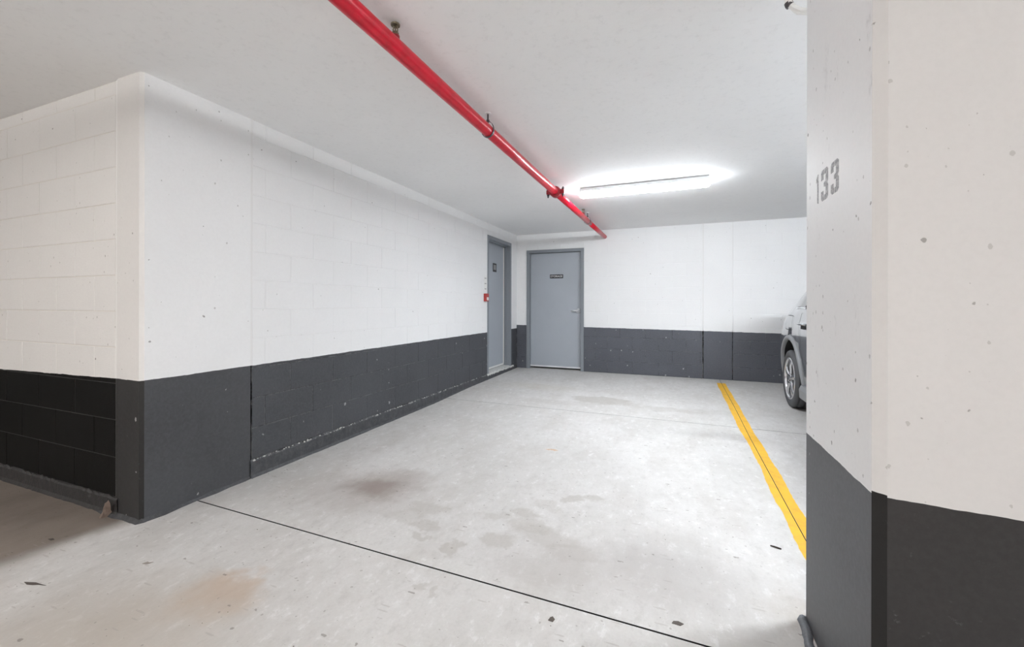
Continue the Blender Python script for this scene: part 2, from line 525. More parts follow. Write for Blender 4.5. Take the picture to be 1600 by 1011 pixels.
# wall_left: facing +X; the opening of door 11 at y 6.132..7.181
D1Y0, D1Y1, D1Z0, D1Z1 = 6.132, 7.181, 0.075, 2.325
bm = bmesh.new()
xb = XL - 0.0026
box(bm, XL - 0.45, 2.116, -0.12, xb, D1Y0, ZC + 0.01)
box(bm, XL - 0.45, D1Y0, D1Z1, xb, D1Y1, ZC + 0.01)
box(bm, XL - 0.45, D1Y1, -0.12, xb, YB + 0.1, ZC + 0.01)
box(bm, XL - 0.45, D1Y0, -0.12, xb, D1Y1, D1Z0)
wl = tag(bm_obj('wall_left', bm, M['mortar_left']), kind='structure')
rowsL = [0.072, 0.295, 0.512, 0.728, 0.941, 1.153, 1.36, 1.567, 1.776, 1.98, 2.19, 2.40, ZC]
lay(wl, M['wall_left'], rowsL, 2.117, YB - 0.003, seqf(2.22, 0.2195, 1),
    lambda u, e: (XL + e, u), PI / 2, holes=[(D1Y0, D1Y1, -1, D1Z1)])

# rough mortar kerb under the left wall
def kerb(name, a, b, face, z1, out, mat, axis, lbl=None, proud=0.008, amp=0.012, parent=None, n=None):
    rnd = random.Random(int(a * 50))
    n = n or int(abs(b - a) / 0.035)
    bm = bmesh.new()
    R = []
    for i in range(n + 1):
        u = a + (b - a) * i / n
        zb = -0.11
        e = rnd.uniform(-1, 1) * amp
        prof = [(-0.03, z1 + e * 0.3 + 0.002), (proud * 0.4 + e * 0.15, z1 + e * 0.7),
                (proud + e * 0.2, z1 - 0.012 + e * 0.5), (proud, floor_z(u if axis == 'x' else face) + 0.02),
                (proud + 0.006 + abs(e) * 0.5, floor_z(u if axis == 'x' else face) + 0.004),
                (proud + 0.012 + abs(e) * 0.9, zb)]
        row = []
        for p, z in prof:
            row.append(bm.verts.new((face + p, u, z) if axis == 'x' else (u, face - p, z)))
        R.append(row)
    for A, B in zip(R, R[1:]):
        for k in range(len(A) - 1):
            bm.faces.new((A[k], A[k + 1], B[k + 1], B[k]))
    return bm_obj(name, bm, mat, parent)
q = NT('kerb_mortar')
Xk, Yk, Zk = q.xyz()
k1 = q.noise(22, 5, 0.8)
c = q.mix(q.ramp(k1, 0.4, 0.7), (0.050, 0.052, 0.058), (0.085, 0.088, 0.094))
top = q.math('MULTIPLY', q.ramp(Zk, 0.05, 0.066), q.ramp(q.noise(14, 5, 0.8, off=(3, 3, 3)), 0.52, 0.62))
c = q.mix(q.math('MULTIPLY', top, 0.75), c, (0.50, 0.50, 0.49))
q.l(c, q.b.inputs['Base Color'])
q.b.inputs['Roughness'].default_value = 0.55
q.bump(k1, 0.5, 0.008)
M['kerb'] = q.m
M['kerb_dark'] = plain('aisle_kerb_mortar', (0.032, 0.031, 0.032), 0.6, bump=(25, 0.6, 0.01))
M['rubble'] = plain('pale_mortar_crumbs', (0.62, 0.62, 0.60), 0.8, bump=(50, 0.5, 0.004))
k = kerb('baseboard_left', 2.10, YB, XL, 0.066, 1, M['kerb'], 'x')
tag(k, kind='structure')

# wall_back: facing -Y; the storage door opening
SX0, SX1, SZ1 = -2.642, -1.552, 2.219
bm = bmesh.new()
yb = YB + 0.0026
box(bm, XL - 0.45, yb, -0.12, SX0, YB + 0.35, ZC + 0.01)
box(bm, SX0, yb, SZ1, SX1, YB + 0.35, ZC + 0.01)
box(bm, SX1, yb, -0.12, 0.395, YB + 0.35, ZC + 0.01)
box(bm, 0.395, YB + 0.03, -0.12, 0.83, YB + 0.35, ZC + 0.01)
box(bm, 0.83, yb, -0.12, 7.2, YB + 0.35, ZC + 0.01)
wb = tag(bm_obj('wall_back', bm, M['mortar_back']), kind='structure')
rowsB = [0.0, 0.207, 0.42, 0.628, 0.842, 1.056, 1.277, 1.483, 1.682, 1.89, 2.10, 2.31, ZC]
lay(wb, M['wall_back'], rowsB, XL + 0.002, 0.390, seqf(-1.135, 0.2132, 0), lambda u, e: (u, YB + e), 0,
    holes=[(SX0, SX1, -1, SZ1)])
lay(wb, M['wall_back'], rowsB, 0.830, 4.26, seqf(1.071, 0.214, 0), lambda u, e: (u, YB + e), 0)
bm = bmesh.new()
box(bm, 0.408, YB - 0.001, -0.1, 0.822, YB + 0.04, ZC, 0.003)
bm_obj('concrete_pilaster', bm, M['pillar_back'] if 'pillar_back' in M else M['wall_back'], wb)
bm = bmesh.new()
box(bm, 0.388, YB + 0.002, 0.795, 0.410, YB + 0.03, ZC)
box(bm, 0.822, YB + 0.002, 0.795, 0.829, YB + 0.03, ZC)
bm_obj('caulk_joint', bm, M['caulk'], wb)

# the wall of the aisle, left of the pillar, facing -Y
bm = bmesh.new()
box(bm, -7.2, YF + 0.0026, -0.12, -3.1, YF + 0.3, ZC + 0.01)
wf = tag(bm_obj('wall_aisle', bm, M['mortar_front']), kind='structure')
rowsF = [0.04, 0.275, 0.498, 0.715, 0.93, 1.145, 1.36, 1.575, 1.79, 2.005, 2.22, 2.435, ZC]
lay(wf, M['wall_front'], rowsF, -5.97, -3.108, seqf(-3.550, 0.2205, 0), lambda u, e: (u, YF + e), 0)
k = kerb('baseboard_aisle', -7.0, -3.06, YF, 0.042, 1, M['kerb_dark'], 'y', proud=0.012)
tag(k, kind='structure')

# the rest of the garage behind and beside the camera
M['plain_wall'] = painted('painted_wall_plain', 0.75, porous=False, holes=0.2, white=(0.80, 0.795, 0.785))
for nm, bx in (('wall_right', (6.9, -6.2, -0.12, 7.2, 7.9, ZC)), ('wall_rear', (-7.2, -6.2, -0.12, 7.2, -5.9, ZC)),
               ('wall_far_left', (-7.2, -6.2, -0.12, -6.95, YF + 0.3, ZC))):
    bm = bmesh.new(); box(bm, *bx)
    tag(bm_obj(nm, bm, M['plain_wall']), kind='structure')

# ------------------------------------------------------------------ left pillar
pl = thing('concrete_pillar', 'smooth white concrete pillar with dark base at the outer corner of the left block wall',
           'pillar', (-2.95, 1.75, -0.06))
bm = bmesh.new()
cc = 0.0175
prism(bm, [(-3.075, YP), (XL - cc, YP), (XL, YP + cc), (XL, 2.104), (-3.075, 2.104)], -0.12, ZC)
sh = bm_obj('shaft', bm, M['pillar_left'])
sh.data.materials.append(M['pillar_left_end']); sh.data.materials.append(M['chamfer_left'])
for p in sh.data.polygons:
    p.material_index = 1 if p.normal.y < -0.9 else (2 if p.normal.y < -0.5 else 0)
part_at(sh, pl)
bm = bmesh.new()
box(bm, -3.107, YF + 0.001, 0.745, -3.074, YF + 0.05, ZC)
box(bm, XL - 0.05, 2.103, 0.748, XL - 0.0006, 2.118, ZC)
part_at(bm_obj('caulk_joint', bm, M['caulk']), pl)
bm = bmesh.new()
box(bm, -3.107, YF + 0.02, -0.1, -3.074, YF + 0.05, 0.745)
box(bm, XL - 0.05, 2.103, 0.05, XL - 0.018, 2.118, 0.748)
part_at(bm_obj('open_joint', bm, M['dark_gap']), pl)
# black mortar smear round the foot
bm = bmesh.new()
rnd = random.Random(3)
path = [(-3.30, 1.43), (-3.18, 1.41), (-3.08, 1.405), (-2.98, 1.415), (-2.90, 1.41), (-2.84, 1.415), (-2.815, 1.46),
        (-2.81, 1.55), (-2.815, 1.65), (-2.82, 1.75), (-2.82, 1.85), (-2.825, 1.95), (-2.825, 2.04), (-2.83, 2.12)]
A, B = [], []
for i, (x, y) in enumerate(path):
    e = rnd.uniform(-0.006, 0.006)
    A.append(bm.verts.new((x + e, y + e, -0.066)))
    ix = min(x, XL + 0.002) - (0.01 if i > 6 else 0)
    iy = YP + 0.01 if i < 7 else y
    B.append(bm.verts.new((ix, iy, -0.036 + e)))
for i in range(len(path) - 1):
    bm.faces.new((A[i], A[i + 1], B[i + 1], B[i]))
part_at(bm_obj('mortar_smear', bm, M['kerb']), pl)

# ------------------------------------------------------------------ right pillar
PX, PY0, PY1 = 0.480, 1.3536, 1.975
pr = thing('concrete_pillar', 'large white concrete pillar with dark base stencilled 133 in the right foreground',
           'pillar', (0.8, 1.66, -0.06))
c2 = 0.0244
bm = bmesh.new()
prism(bm, [(PX + c2, PY0), (1.15, PY0), (1.15, PY1), (PX, PY1), (PX, PY0 + c2)], -0.12, ZC)
sh = bm_obj('shaft', bm, M['pillar_right'])
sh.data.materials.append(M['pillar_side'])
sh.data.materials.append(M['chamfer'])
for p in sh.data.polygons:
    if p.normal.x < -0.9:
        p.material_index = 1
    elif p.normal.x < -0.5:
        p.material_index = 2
part_at(sh, pr)
# hardened dark mortar bead round the foot
bm = bmesh.new()
pts, rr = [], []
rnd = random.Random(5)
for t in range(0, 30):
    y = PY1 + 0.004 - 0.62 * t / 29
    pts.append((PX - 0.020 + 0.006 * math.sin(t * 0.6) + (0.014 if t == 0 else 0), y, -0.066))
    rr.append(0.018 + rnd.uniform(-0.002, 0.002))
tube(bm, pts, rr, 10)
q0 = bm_obj('mortar_bead', bm, plain('grey_mortar', (0.13, 0.14, 0.155), 0.5, bump=(60, 0.6, 0.006)), smooth=True)
part_at(q0, pr)
# stencilled number on the side that faces the bay
q = NT('worn_stencil_paint')
nn = q.noise(90, 4, 0.8)
q.l(q.mix(q.ramp(nn, 0.42, 0.62), (0.27, 0.27, 0.285), (0.52, 0.52, 0.53)), q.b.inputs['Base Color'])
q.b.inputs['Roughness'].default_value = 0.7
M['stencil'] = q.m
def digit(kind, y0, y1, z0, z1):
    """y0 is the left side as read, y1 the right side"""
    W = lambda u, v: (y0 + (y1 - y0) * u, z0 + (z1 - z0) * v)
    if kind == '1':
        polys = [[(0.3, 0.03), (0.75, 0.0), (0.75, 1.0), (0.45, 1.0), (0.0, 0.86), (0.0, 0.74), (0.3, 0.8)]]
    else:
        polys = [[(0, 0.68), (0, 0.92), (0.16, 1.0), (0.42, 1.0), (0.42, 0.83), (0.34, 0.83), (0.34, 0.68)],
                 [(0.5, 1.0), (0.84, 1.0), (1, 0.92), (1, 0.58), (0.88, 0.5), (1, 0.42), (1, 0.08), (0.84, 0.0),
                  (0.5, 0.0), (0.5, 0.17), (0.66, 0.17), (0.66, 0.41), (0.4, 0.44), (0.4, 0.56), (0.66, 0.6), (0.66, 0.83), (0.5, 0.83)],
                 [(0, 0.32), (0.34, 0.32), (0.34, 0.17), (0.42, 0.17), (0.42, 0.0), (0.16, 0.0), (0, 0.08)]]
    bm = bmesh.new()
    for P in polys:
        prism(bm, [W(*p) for p in P], PX - 0.0006, PX + 0.002, 'x')
    part_at(bm_obj('stencilled_digit', bm, M['stencil']), pr)
digit('3', 1.695, 1.622, 1.554, 1.660)
digit('3', 1.796, 1.723, 1.555, 1.664)
digit('1', 1.851, 1.818, 1.557, 1.664)

# ------------------------------------------------------------------ doors
def text_obj(name, s, size, mat, parent, loc, rot, depth=0.0008, sx=1.0, bold=0.0):
    cu = bpy.data.curves.new(name, 'FONT')
    cu.body = s
    cu.size = size
    cu.extrude = depth
    cu.offset = bold
    cu.align_x = 'CENTER'; cu.align_y = 'CENTER'
    tmp = bpy.data.objects.new('tmp', cu)
    COL.objects.link(tmp)
    dg = bpy.context.evaluated_depsgraph_get()
    me = bpy.data.meshes.new_from_object(tmp.evaluated_get(dg))
    bpy.data.objects.remove(tmp)
    for v in me.vertices:
        v.co.x *= sx
    me.name = name
    me.materials.clear()
    return link(name, me, mat, parent, loc, rot)

# door_1: the storage door in the back wall
d = bpy.data.objects.new('door_1', None); COL.objects.link(d)
d.location = ((SX0 + SX1) / 2, YB, 0); d['kind'] = 'structure'
fw = 0.056
bm = bmesh.new()
y0, y1 = YB - 0.010, YB + 0.17
def framebox(bm, u0, u1, z0, z1, mk):
    mk(bm, u0, u0 + fw, z0, z1); mk(bm, u1 - fw, u1, z0, z1); mk(bm, u0 + fw, u1 - fw, z1 - fw, z1)
framebox(bm, SX0, SX1, -0.03, SZ1, lambda b, a, c, e, f: box(b, a, y0, e, c, y1, f, 0.003))
framebox(bm, SX0 + 0.03, SX1 - 0.03, 0, SZ1 - 0.03, lambda b, a, c, e, f: box(b, a, YB + 0.125, e, c, y1, f))
part_at(bm_obj('door_frame', bm, M['frame']), d)
bm = bmesh.new()
LX0, LX1 = SX0 + fw + 0.003, SX1 - fw - 0.004
box(bm, LX0, YB + 0.070, 0.028, LX1, YB + 0.115, SZ1 - fw - 0.005, 0.002)
leaf = part_at(bm_obj('door_leaf', bm, M['door']), d)
def sub(o, leafo):
    o.parent = leafo
    o.location = Vector(o.location) - Vector(leafo.location) - Vector(leafo.parent.location)
    return o
bm = bmesh.new()
box(bm, LX0, YB + 0.060, 0.030, LX1, YB + 0.071, 0.058, 0.002)
sub(bm_obj('door_sweep', bm, M['steel']), leaf)
bm = bmesh.new()
box(bm, SX0 + fw, YB + 0.02, -0.1, SX1 - fw, YB + 0.3, -0.004)
part_at(bm_obj('threshold', bm, M['dark_gap']), d)
bm = bmesh.new()
box(bm, SX0, YB + 0.2, -0.1, SX1, YB + 0.34, SZ1)
part_at(bm_obj('dark_space', bm, M['dark_gap']), d)
# lever handle
def lever(hx, hy, hz):
    bm = bmesh.new()
    lathe(bm, [(0.043, 0.0), (0.043, -0.008), (0.036, -0.015), (0.016, -0.017), (0.014, -0.05)], 28, 'y', (hx, hy, hz))
    tube(bm, [(hx, hy - 0.05, hz), (hx - 0.02, hy - 0.056, hz), (hx - 0.06, hy - 0.056, hz - 0.001),
              (hx - 0.115, hy - 0.054, hz - 0.006)], [0.017, 0.016, 0.014, 0.013], 14)
    lathe(bm, [(0.002, -0.066), (0.013, -0.064), (0.015, -0.058), (0.013, -0.045)], 20, 'y', (hx, hy, hz))
    return bm
sub(bm_obj('door_handle', lever(-1.672, YB + 0.071, 1.088), M['steel'], smooth=True), leaf)
# STORAGE plate
bm = bmesh.new()
box(bm, -2.204, YB + 0.066, 1.686, -1.952, YB + 0.0705, 1.758, 0.001)
pb = sub(bm_obj('sign_plate', bm, M['black_plate']), leaf)
t = text_obj('lettering', 'STORAGE', 0.052, M['white_letter'], None, (-2.078, YB + 0.0655, 1.722), (PI / 2, 0, 0), sx=1.0, bold=0.0)
t.name = 'sign_lettering'
t.parent = leaf

# door_2: door 11 in the left wall
d2 = bpy.data.objects.new('door_2', None); COL.objects.link(d2)
d2.location = (XL, (D1Y0 + D1Y1) / 2, D1Z0); d2['kind'] = 'structure'
bm = bmesh.new()
box_ = lambda b, a, c, e, f: box(b, XL - 0.20, a, e, XL + 0.004, c, f, 0.003)
framebox(bm, D1Y0, D1Y1, D1Z0, D1Z1, box_)
# stop of the frame, then the rebate in which the leaf sits
box(bm, XL - 0.10, D1Y1 - fw - 0.018, D1Z0, XL - 0.065, D1Y1 - fw + 0.002, D1Z1 - fw, 0.002)
box(bm, XL - 0.10, D1Y0 + fw - 0.002, D1Z0, XL - 0.065, D1Y0 + fw + 0.018, D1Z1 - fw, 0.002)
box(bm, XL - 0.10, D1Y0 + fw, D1Z1 - fw - 0.018, XL - 0.065, D1Y1 - fw, D1Z1 - fw + 0.002, 0.002)
part_at(bm_obj('door_frame', bm, M['frame']), d2)
bm = bmesh.new()
box(bm, XL - 0.175, D1Y0 + fw + 0.003, D1Z0 + 0.02, XL - 0.13, D1Y1 - fw - 0.003, D1Z1 - fw - 0.003, 0.002)
leaf2 = part_at(bm_obj('door_leaf', bm, M['door']), d2)
bm = bmesh.new()
box(bm, XL - 0.129, D1Y0 + fw + 0.003, D1Z0 + 0.02, XL - 0.12, D1Y1 - fw - 0.003, D1Z0 + 0.05, 0.002)
sub(bm_obj('door_sweep', bm, M['white_plastic']), leaf2)
bm = bmesh.new()
box(bm, XL - 0.128, D1Y1 - fw - 0.03, D1Z0 + 0.05, XL - 0.115, D1Y1 - fw - 0.012, D1Z1 - fw - 0.03, 0.002)
part_at(bm_obj('weather_strip', bm, M['white_plastic']), d2)
bm = bmesh.new()
box(bm, XL - 0.130, 6.635, 1.768, XL - 0.126, 6.79, 1.918, 0.001)
sub(bm_obj('sign_plate', bm, M['black_plate']), leaf2)
t = text_obj('sign_lettering', '11', 0.125, M['white_letter'], None, (XL - 0.1255, 6.712, 1.843), (PI / 2, 0, PI / 2), sx=0.9, bold=0.001)
t.parent = leaf2
hb = bm_obj('door_handle', lever(0, 0, 0), M['steel'], smooth=True)
hb.rotation_euler = (0, 0, PI / 2)
hb.location = (XL - 0.13, D1Y0 + fw + 0.09, 1.09)
sub(hb, leaf2)
# pale ragged mortar sill below it
bm = bmesh.new()
rnd = random.Random(9)
R = []
n = 44
for i in range(n + 1):
    y = D1Y0 - 0.02 + (D1Y1 - D1Y0 + 0.12) * i / n
    e = rnd.uniform(-1, 1)
    R.append([bm.verts.new((XL - 0.13, y, D1Z0 + 0.012)), bm.verts.new((XL - 0.02, y, D1Z0 + 0.006 + e * 0.003)),
              bm.verts.new((XL + 0.012, y, D1Z0 - 0.004 + e * 0.006)), bm.verts.new((XL + 0.014, y, D1Z0 - 0.028 + e * 0.011))])
for A, B in zip(R, R[1:]):
    for k in range(3):
        bm.faces.new((A[k], A[k + 1], B[k + 1], B[k]))
part_at(bm_obj('mortar_sill', bm, M['rubble']), d2)

# ------------------------------------------------------------------ fire alarm box and notice beside door 11
a = thing('fire_alarm_station', 'small red fire alarm box with white centre on left wall beside door 11', 'fire alarm',
          (XL, 6.04, 1.31))
bm = bmesh.new()
box(bm, XL, 5.992, 1.246, XL + 0.045, 6.098, 1.370, 0.006)
part_at(bm_obj('housing', bm, M['red_plastic']), a)
bm = bmesh.new()
box(bm, XL + 0.044, 6.018, 1.262, XL + 0.050, 6.076, 1.312, 0.002)
part_at(bm_obj('pull_bar', bm, M['white_plastic']), a)
nt = thing('wall_notice', 'white printed notice above the red fire alarm box by door 11', 'sign', (XL, 6.05, 1.53))
bm = bmesh.new()
box(bm, XL, 6.01, 1.42, XL + 0.004, 6.10, 1.645, 0.001)
part_at(bm_obj('plate', bm, M['white_plastic']), nt)
for z in (1.615, 1.53, 1.445):
    bm = bmesh.new()
    for j in range(4):
        box(bm, XL + 0.0035, 6.022 + j * 0.017, z - 0.008, XL + 0.0048, 6.034 + j * 0.017, z + 0.007)
    part_at(bm_obj('printed_line', bm, M['grey_letter']), nt)

# ------------------------------------------------------------------ red sprinkler pipe
def pipe_x(y): return -1.233 + 0.0085 * (y - 1.3)
PZ = H + 1.21
pp = thing('sprinkler_pipe', 'long red sprinkler pipe running under the ceiling to the back wall', 'pipe', (pipe_x(4.33), 4.33, PZ))
bm = bmesh.new()
tube(bm, [(pipe_x(y), y, PZ) for y in (-5.9, -2, 1, 2, 3, 4.33)], 0.040, 28)
part_at(bm_obj('pipe_run', bm, M['red'], smooth=True), pp)
bm = bmesh.new()
tube(bm, [(pipe_x(y), y, PZ) for y in (4.33, 5.5, 6.15)], 0.037, 28)
part_at(bm_obj('pipe_run', bm, M['red'], smooth=True), pp)
bm = bmesh.new()
tube(bm, [(pipe_x(y), y, PZ) for y in (6.14, 6.8, YB + 0.03)], 0.034, 28)
part_at(bm_obj('pipe_run', bm, M['red'], smooth=True), pp)
# grooved coupling with bolt pads
bm = bmesh.new()
cx, cy = pipe_x(4.33), 4.33
lathe(bm, [(0.040, -0.045), (0.054, -0.040), (0.060, -0.022), (0.058, 0), (0.060, 0.022), (0.054, 0.040), (0.038, 0.045)], 28, 'y', (cx, cy, PZ))
for s in (-1, 1):
    box(bm, cx + s * 0.075 - 0.022, cy - 0.020, PZ - 0.022, cx + s * 0.075 + 0.022, cy + 0.020, PZ + 0.022, 0.004)
cp = part_at(bm_obj('coupling', bm, M['red_dark']), pp)
for s in (-1, 1):
    bm = bmesh.new()
    lathe(bm, [(0.008, -0.055), (0.008, 0.05)], 10, 'z', (cx + s * 0.082, cy, PZ))
    lathe(bm, [(0.015, 0.024), (0.015, 0.038)], 6, 'z', (cx + s * 0.082, cy, PZ))
    lathe(bm, [(0.014, -0.036), (0.014, -0.024)], 6, 'z', (cx + s * 0.082, cy, PZ))
    b = bm_obj('bolt', bm, M['dark_metal'])
    b.parent = cp
# ring hangers on threaded rods
def hanger(y, rod=M['dark_metal']):
    x = pipe_x(y)
    bm = bmesh.new()
    tube(bm, [(x, y, PZ + 0.055), (x, y, ZC + 0.002)], 0.0055, 10)
    lathe(bm, [(0.012, PZ + 0.062), (0.012, PZ + 0.074)], 6, 'z', (x, y, 0))
    h = part_at(bm_obj('hanger_rod', bm, rod), pp)
    bm = bmesh.new()
    pts = [(x + 0.043 * math.sin(t), y, PZ + 0.008 * max(0, math.cos(t)) + 0.044 * math.cos(t) * (1.25 if math.cos(t) > 0 else 1))
           for t in [2 * PI * k / 24 for k in range(25)]]
    R = []
    for p in pts:
        dx, dz = p[0] - x, p[2] - PZ
        l = math.hypot(dx, dz)
        R.append([bm.verts.new((p[0] + dx / l * o, y + w_, p[2] + dz / l * o)) for o, w_ in ((0, -0.009), (0.003, -0.009), (0.003, 0.009), (0, 0.009))])
    for A, B in zip(R, R[1:]):
        for k in range(4):
            bm.faces.new((A[k], A[(k + 1) % 4], B[(k + 1) % 4], B[k]))
    r = bm_obj('hanger_ring', bm, rod)
    r.parent = h
    bm = bmesh.new()
    lathe(bm, [(0.022, ZC - 0.006), (0.022, ZC)], 16, 'z', (x, y, 0))
    r = bm_obj('ceiling_plate', bm, M['ceiling'])
    r.parent = h
hanger(2.64)
hanger(5.98)
hanger(-0.9)
# upright sprinkler heads on short red stubs
def sprinkler(y, light=False):
    x = pipe_x(y)
    bm = bmesh.new()
    lathe(bm, [(0.020, PZ + 0.02), (0.020, PZ + 0.052), (0.016, PZ + 0.056)], 16, 'z', (x, y, 0))
    st = part_at(bm_obj('outlet_stub', bm, M['red_dark'], smooth=False), pp)
    bm = bmesh.new()
    m = M['brass']
    lathe(bm, [(0.014, PZ + 0.050), (0.016, PZ + 0.056), (0.016, PZ + 0.066), (0.010, PZ + 0.068), (0.009, PZ + 0.073)], 12, 'z', (x, y, 0))
    for s in (-1, 1):
        tube(bm, [(x + s * 0.012, y, PZ + 0.066), (x + s * 0.013, y, PZ + 0.085), (x + s * 0.005, y, PZ + 0.102)], 0.0032, 8)
    tube(bm, [(x, y, PZ + 0.07), (x, y, PZ + 0.105)], 0.003, 8)
    lathe(bm, [(0.021, PZ + 0.100), (0.022, PZ + 0.106), (0.017, PZ + 0.110), (0.004, PZ + 0.112)], 20, 'z', (x, y, 0))
    hd = part_at(bm_obj('sprinkler_head', bm, m), pp)
sprinkler(1.625)
sprinkler(5.70)
sprinkler(-2.2)

# ------------------------------------------------------------------ lamps
def lamp(x0, x1, y, zc, label, mat):
    L = x1 - x0
    t = thing('ceiling_lamp', label, 'lamp', ((x0 + x1) / 2, y, zc))
    bm = bmesh.new()
    sec = [(-0.055, 0.0), (-0.057, -0.010), (-0.078, -0.014), (-0.080, -0.044), (0.080, -0.044), (0.078, -0.014), (0.057, -0.010), (0.055, 0.0)]
    prism(bm, [(y + a, zc + b) for a, b in sec], x0 + 0.012, x1 - 0.012, 'x')
    part_at(bm_obj('housing', bm, M['housing']), t)
    # rounded diffuser
    bm = bmesh.new()
    ring = [(-0.074, -0.034), (-0.075, -0.046), (-0.068, -0.070), (-0.052, -0.088), (-0.028, -0.097), (0, -0.100),
            (0.028, -0.097), (0.052, -0.088), (0.068, -0.070), (0.075, -0.046), (0.074, -0.034)]
    st = [(0.0, 0.55), (0.006, 0.75), (0.018, 0.92), (0.035, 1.0), (L - 0.035, 1.0), (L - 0.018, 0.92), (L - 0.006, 0.75), (L, 0.55)]
    R = []
    for dx, s in st:
        R.append([bm.verts.new((x0 + dx, y + a * (0.5 + 0.5 * s), zc - 0.034 + (b + 0.034) * s)) for a, b in ring])
    for A, B in zip(R, R[1:]):
        for k in range(len(ring) - 1):
            bm.faces.new((A[k], A[k + 1], B[k + 1], B[k]))
    bm.faces.new(R[0]); bm.faces.new(R[-1][::-1])
    part_at(bm_obj('diffuser', bm, mat, smooth=False), t)
    for k in (0.12, 0.5, 0.88):
        for s in (-1, 1):
            bm = bmesh.new()
            xx = x0 + L * k
            box(bm, xx - 0.010, y + s * 0.0815 - 0.002, zc - 0.058, xx + 0.010, y + s * 0.0815 + 0.002, zc - 0.032, 0.001)
            part_at(bm_obj('clip', bm, M['lamp_end']), t)
    return t
lamp(-1.045, 0.325, 4.775, ZC, 'long white fluorescent lamp glowing on the ceiling right of the red pipe', M['bay_lamp'])
lamp(1.75, 3.12, 3.2, ZC, 'unseen fill lamp added on the ceiling over the parked car behind the right pillar', M['bay_fill_lamp'])  # added out of view to brighten the left wall
lamp(-0.95, 0.42, -3.2, ZC, 'fluorescent ceiling lamp over the aisle behind the viewpoint', M['aisle_lamp'])
lamp(-5.5, -4.13, -3.2, ZC, 'unseen fill lamp added on the ceiling over the left end of the aisle', M['aisle_fill_lamp_left'])  # extra lamp out of view, added to lift the aisle wall
lamp(3.6, 4.97, -3.2, ZC, 'unseen fill lamp added on the ceiling over the right end of the aisle', M['aisle_fill_lamp_right'])  # weak extra lamp, added unseen as general fill

# ------------------------------------------------------------------ white wrapped conduit end under the ceiling by the right pillar
wc = thing('wrapped_conduit', 'white wrapped conduit end under the ceiling left of the right pillar', 'conduit', (0.46, 2.05, 2.46))
bm = bmesh.new()
rnd = random.Random(12)
pts = [(0.433, 2.05, 2.52), (0.434, 2.05, 2.48), (0.434, 2.05, 2.447), (0.448, 2.05, 2.428), (0.470, 2.05, 2.410), (0.495, 2.05, 2.396), (0.53, 2.05, 2.385)]
tube(bm, pts, [0.014, 0.013, 0.014, 0.011, 0.013, 0.011, 0.010], 12)
for v in bm.verts:
    v.co += Vector((rnd.uniform(-1, 1), rnd.uniform(-1, 1), rnd.uniform(-1, 1))) * 0.0035
part_at(bm_obj('wrapping', bm, M['white_plastic'], smooth=False), wc)
bm = bmesh.new()
tube(bm, [(0.432, 2.05, 2.452), (0.4345, 2.05, 2.443), (0.439, 2.05, 2.437)], 0.0155, 12)
part_at(bm_obj('strap', bm, M['dark_metal']), wc)

# ------------------------------------------------------------------ yellow bay line, two strips with the saw cut between
q = NT('yellow_line_paint')
c = q.mix(q.ramp(q.noise(12, 5, 0.7), 0.4, 0.7), (0.88, 0.50, 0.035), (0.74, 0.42, 0.05))
c = q.mix(q.math('MULTIPLY', q.ramp(q.noise(60, 4, 0.8), 0.62, 0.75), 0.4), c, (0.6, 0.57, 0.5))
q.l(c, q.b.inputs['Base Color'])
q.b.inputs['Roughness'].default_value = 0.6
M['yellow'] = q.m
yl = thing('parking_line', 'yellow painted parking bay line on the concrete floor', 'floor marking', (XC, 4.7, -0.045))
LE = [(7.13, .572), (4.88, .578), (4.15, .600), (3.69, .599), (3.1, .585), (2.92, .592), (2.45, .588), (1.9, .59)]
RE = [(7.17, .692), (4.84, .697), (4.19, .707), (3.64, .710), (3.0, .703), (2.6, .712), (1.9, .71)]
def ed(T, y):
    for (a, xa), (b, xb_) in zip(T, T[1:]):
        if y >= b:
            return xb_ + (xa - xb_) * (y - b) / (a - b)
    return T[-1][1]
rnd = random.Random(21)
for side in (0, 1):
    bm = bmesh.new()
    n = 150
    A, B = [], []
    for i in range(n + 1):
        y = 7.15 - (7.15 - 1.98) * i / n
        z = floor_z(y) + 0.0012
        e = rnd.uniform(-0.0025, 0.0025) + 0.003 * math.sin(y * 9 + side)
        if side == 0:
            A.append(bm.verts.new((ed(LE, y) + e, y, z))); B.append(bm.verts.new((XC - 0.0025, y, z)))
        else:
            A.append(bm.verts.new((XC + 0.0025, y, z))); B.append(bm.verts.new((ed(RE, y) + e, y, z)))
    for i in range(n):
        bm.faces.new((A[i], B[i], B[i + 1], A[i + 1]))
    part_at(bm_obj('paint_strip', bm, M['yellow']), yl)

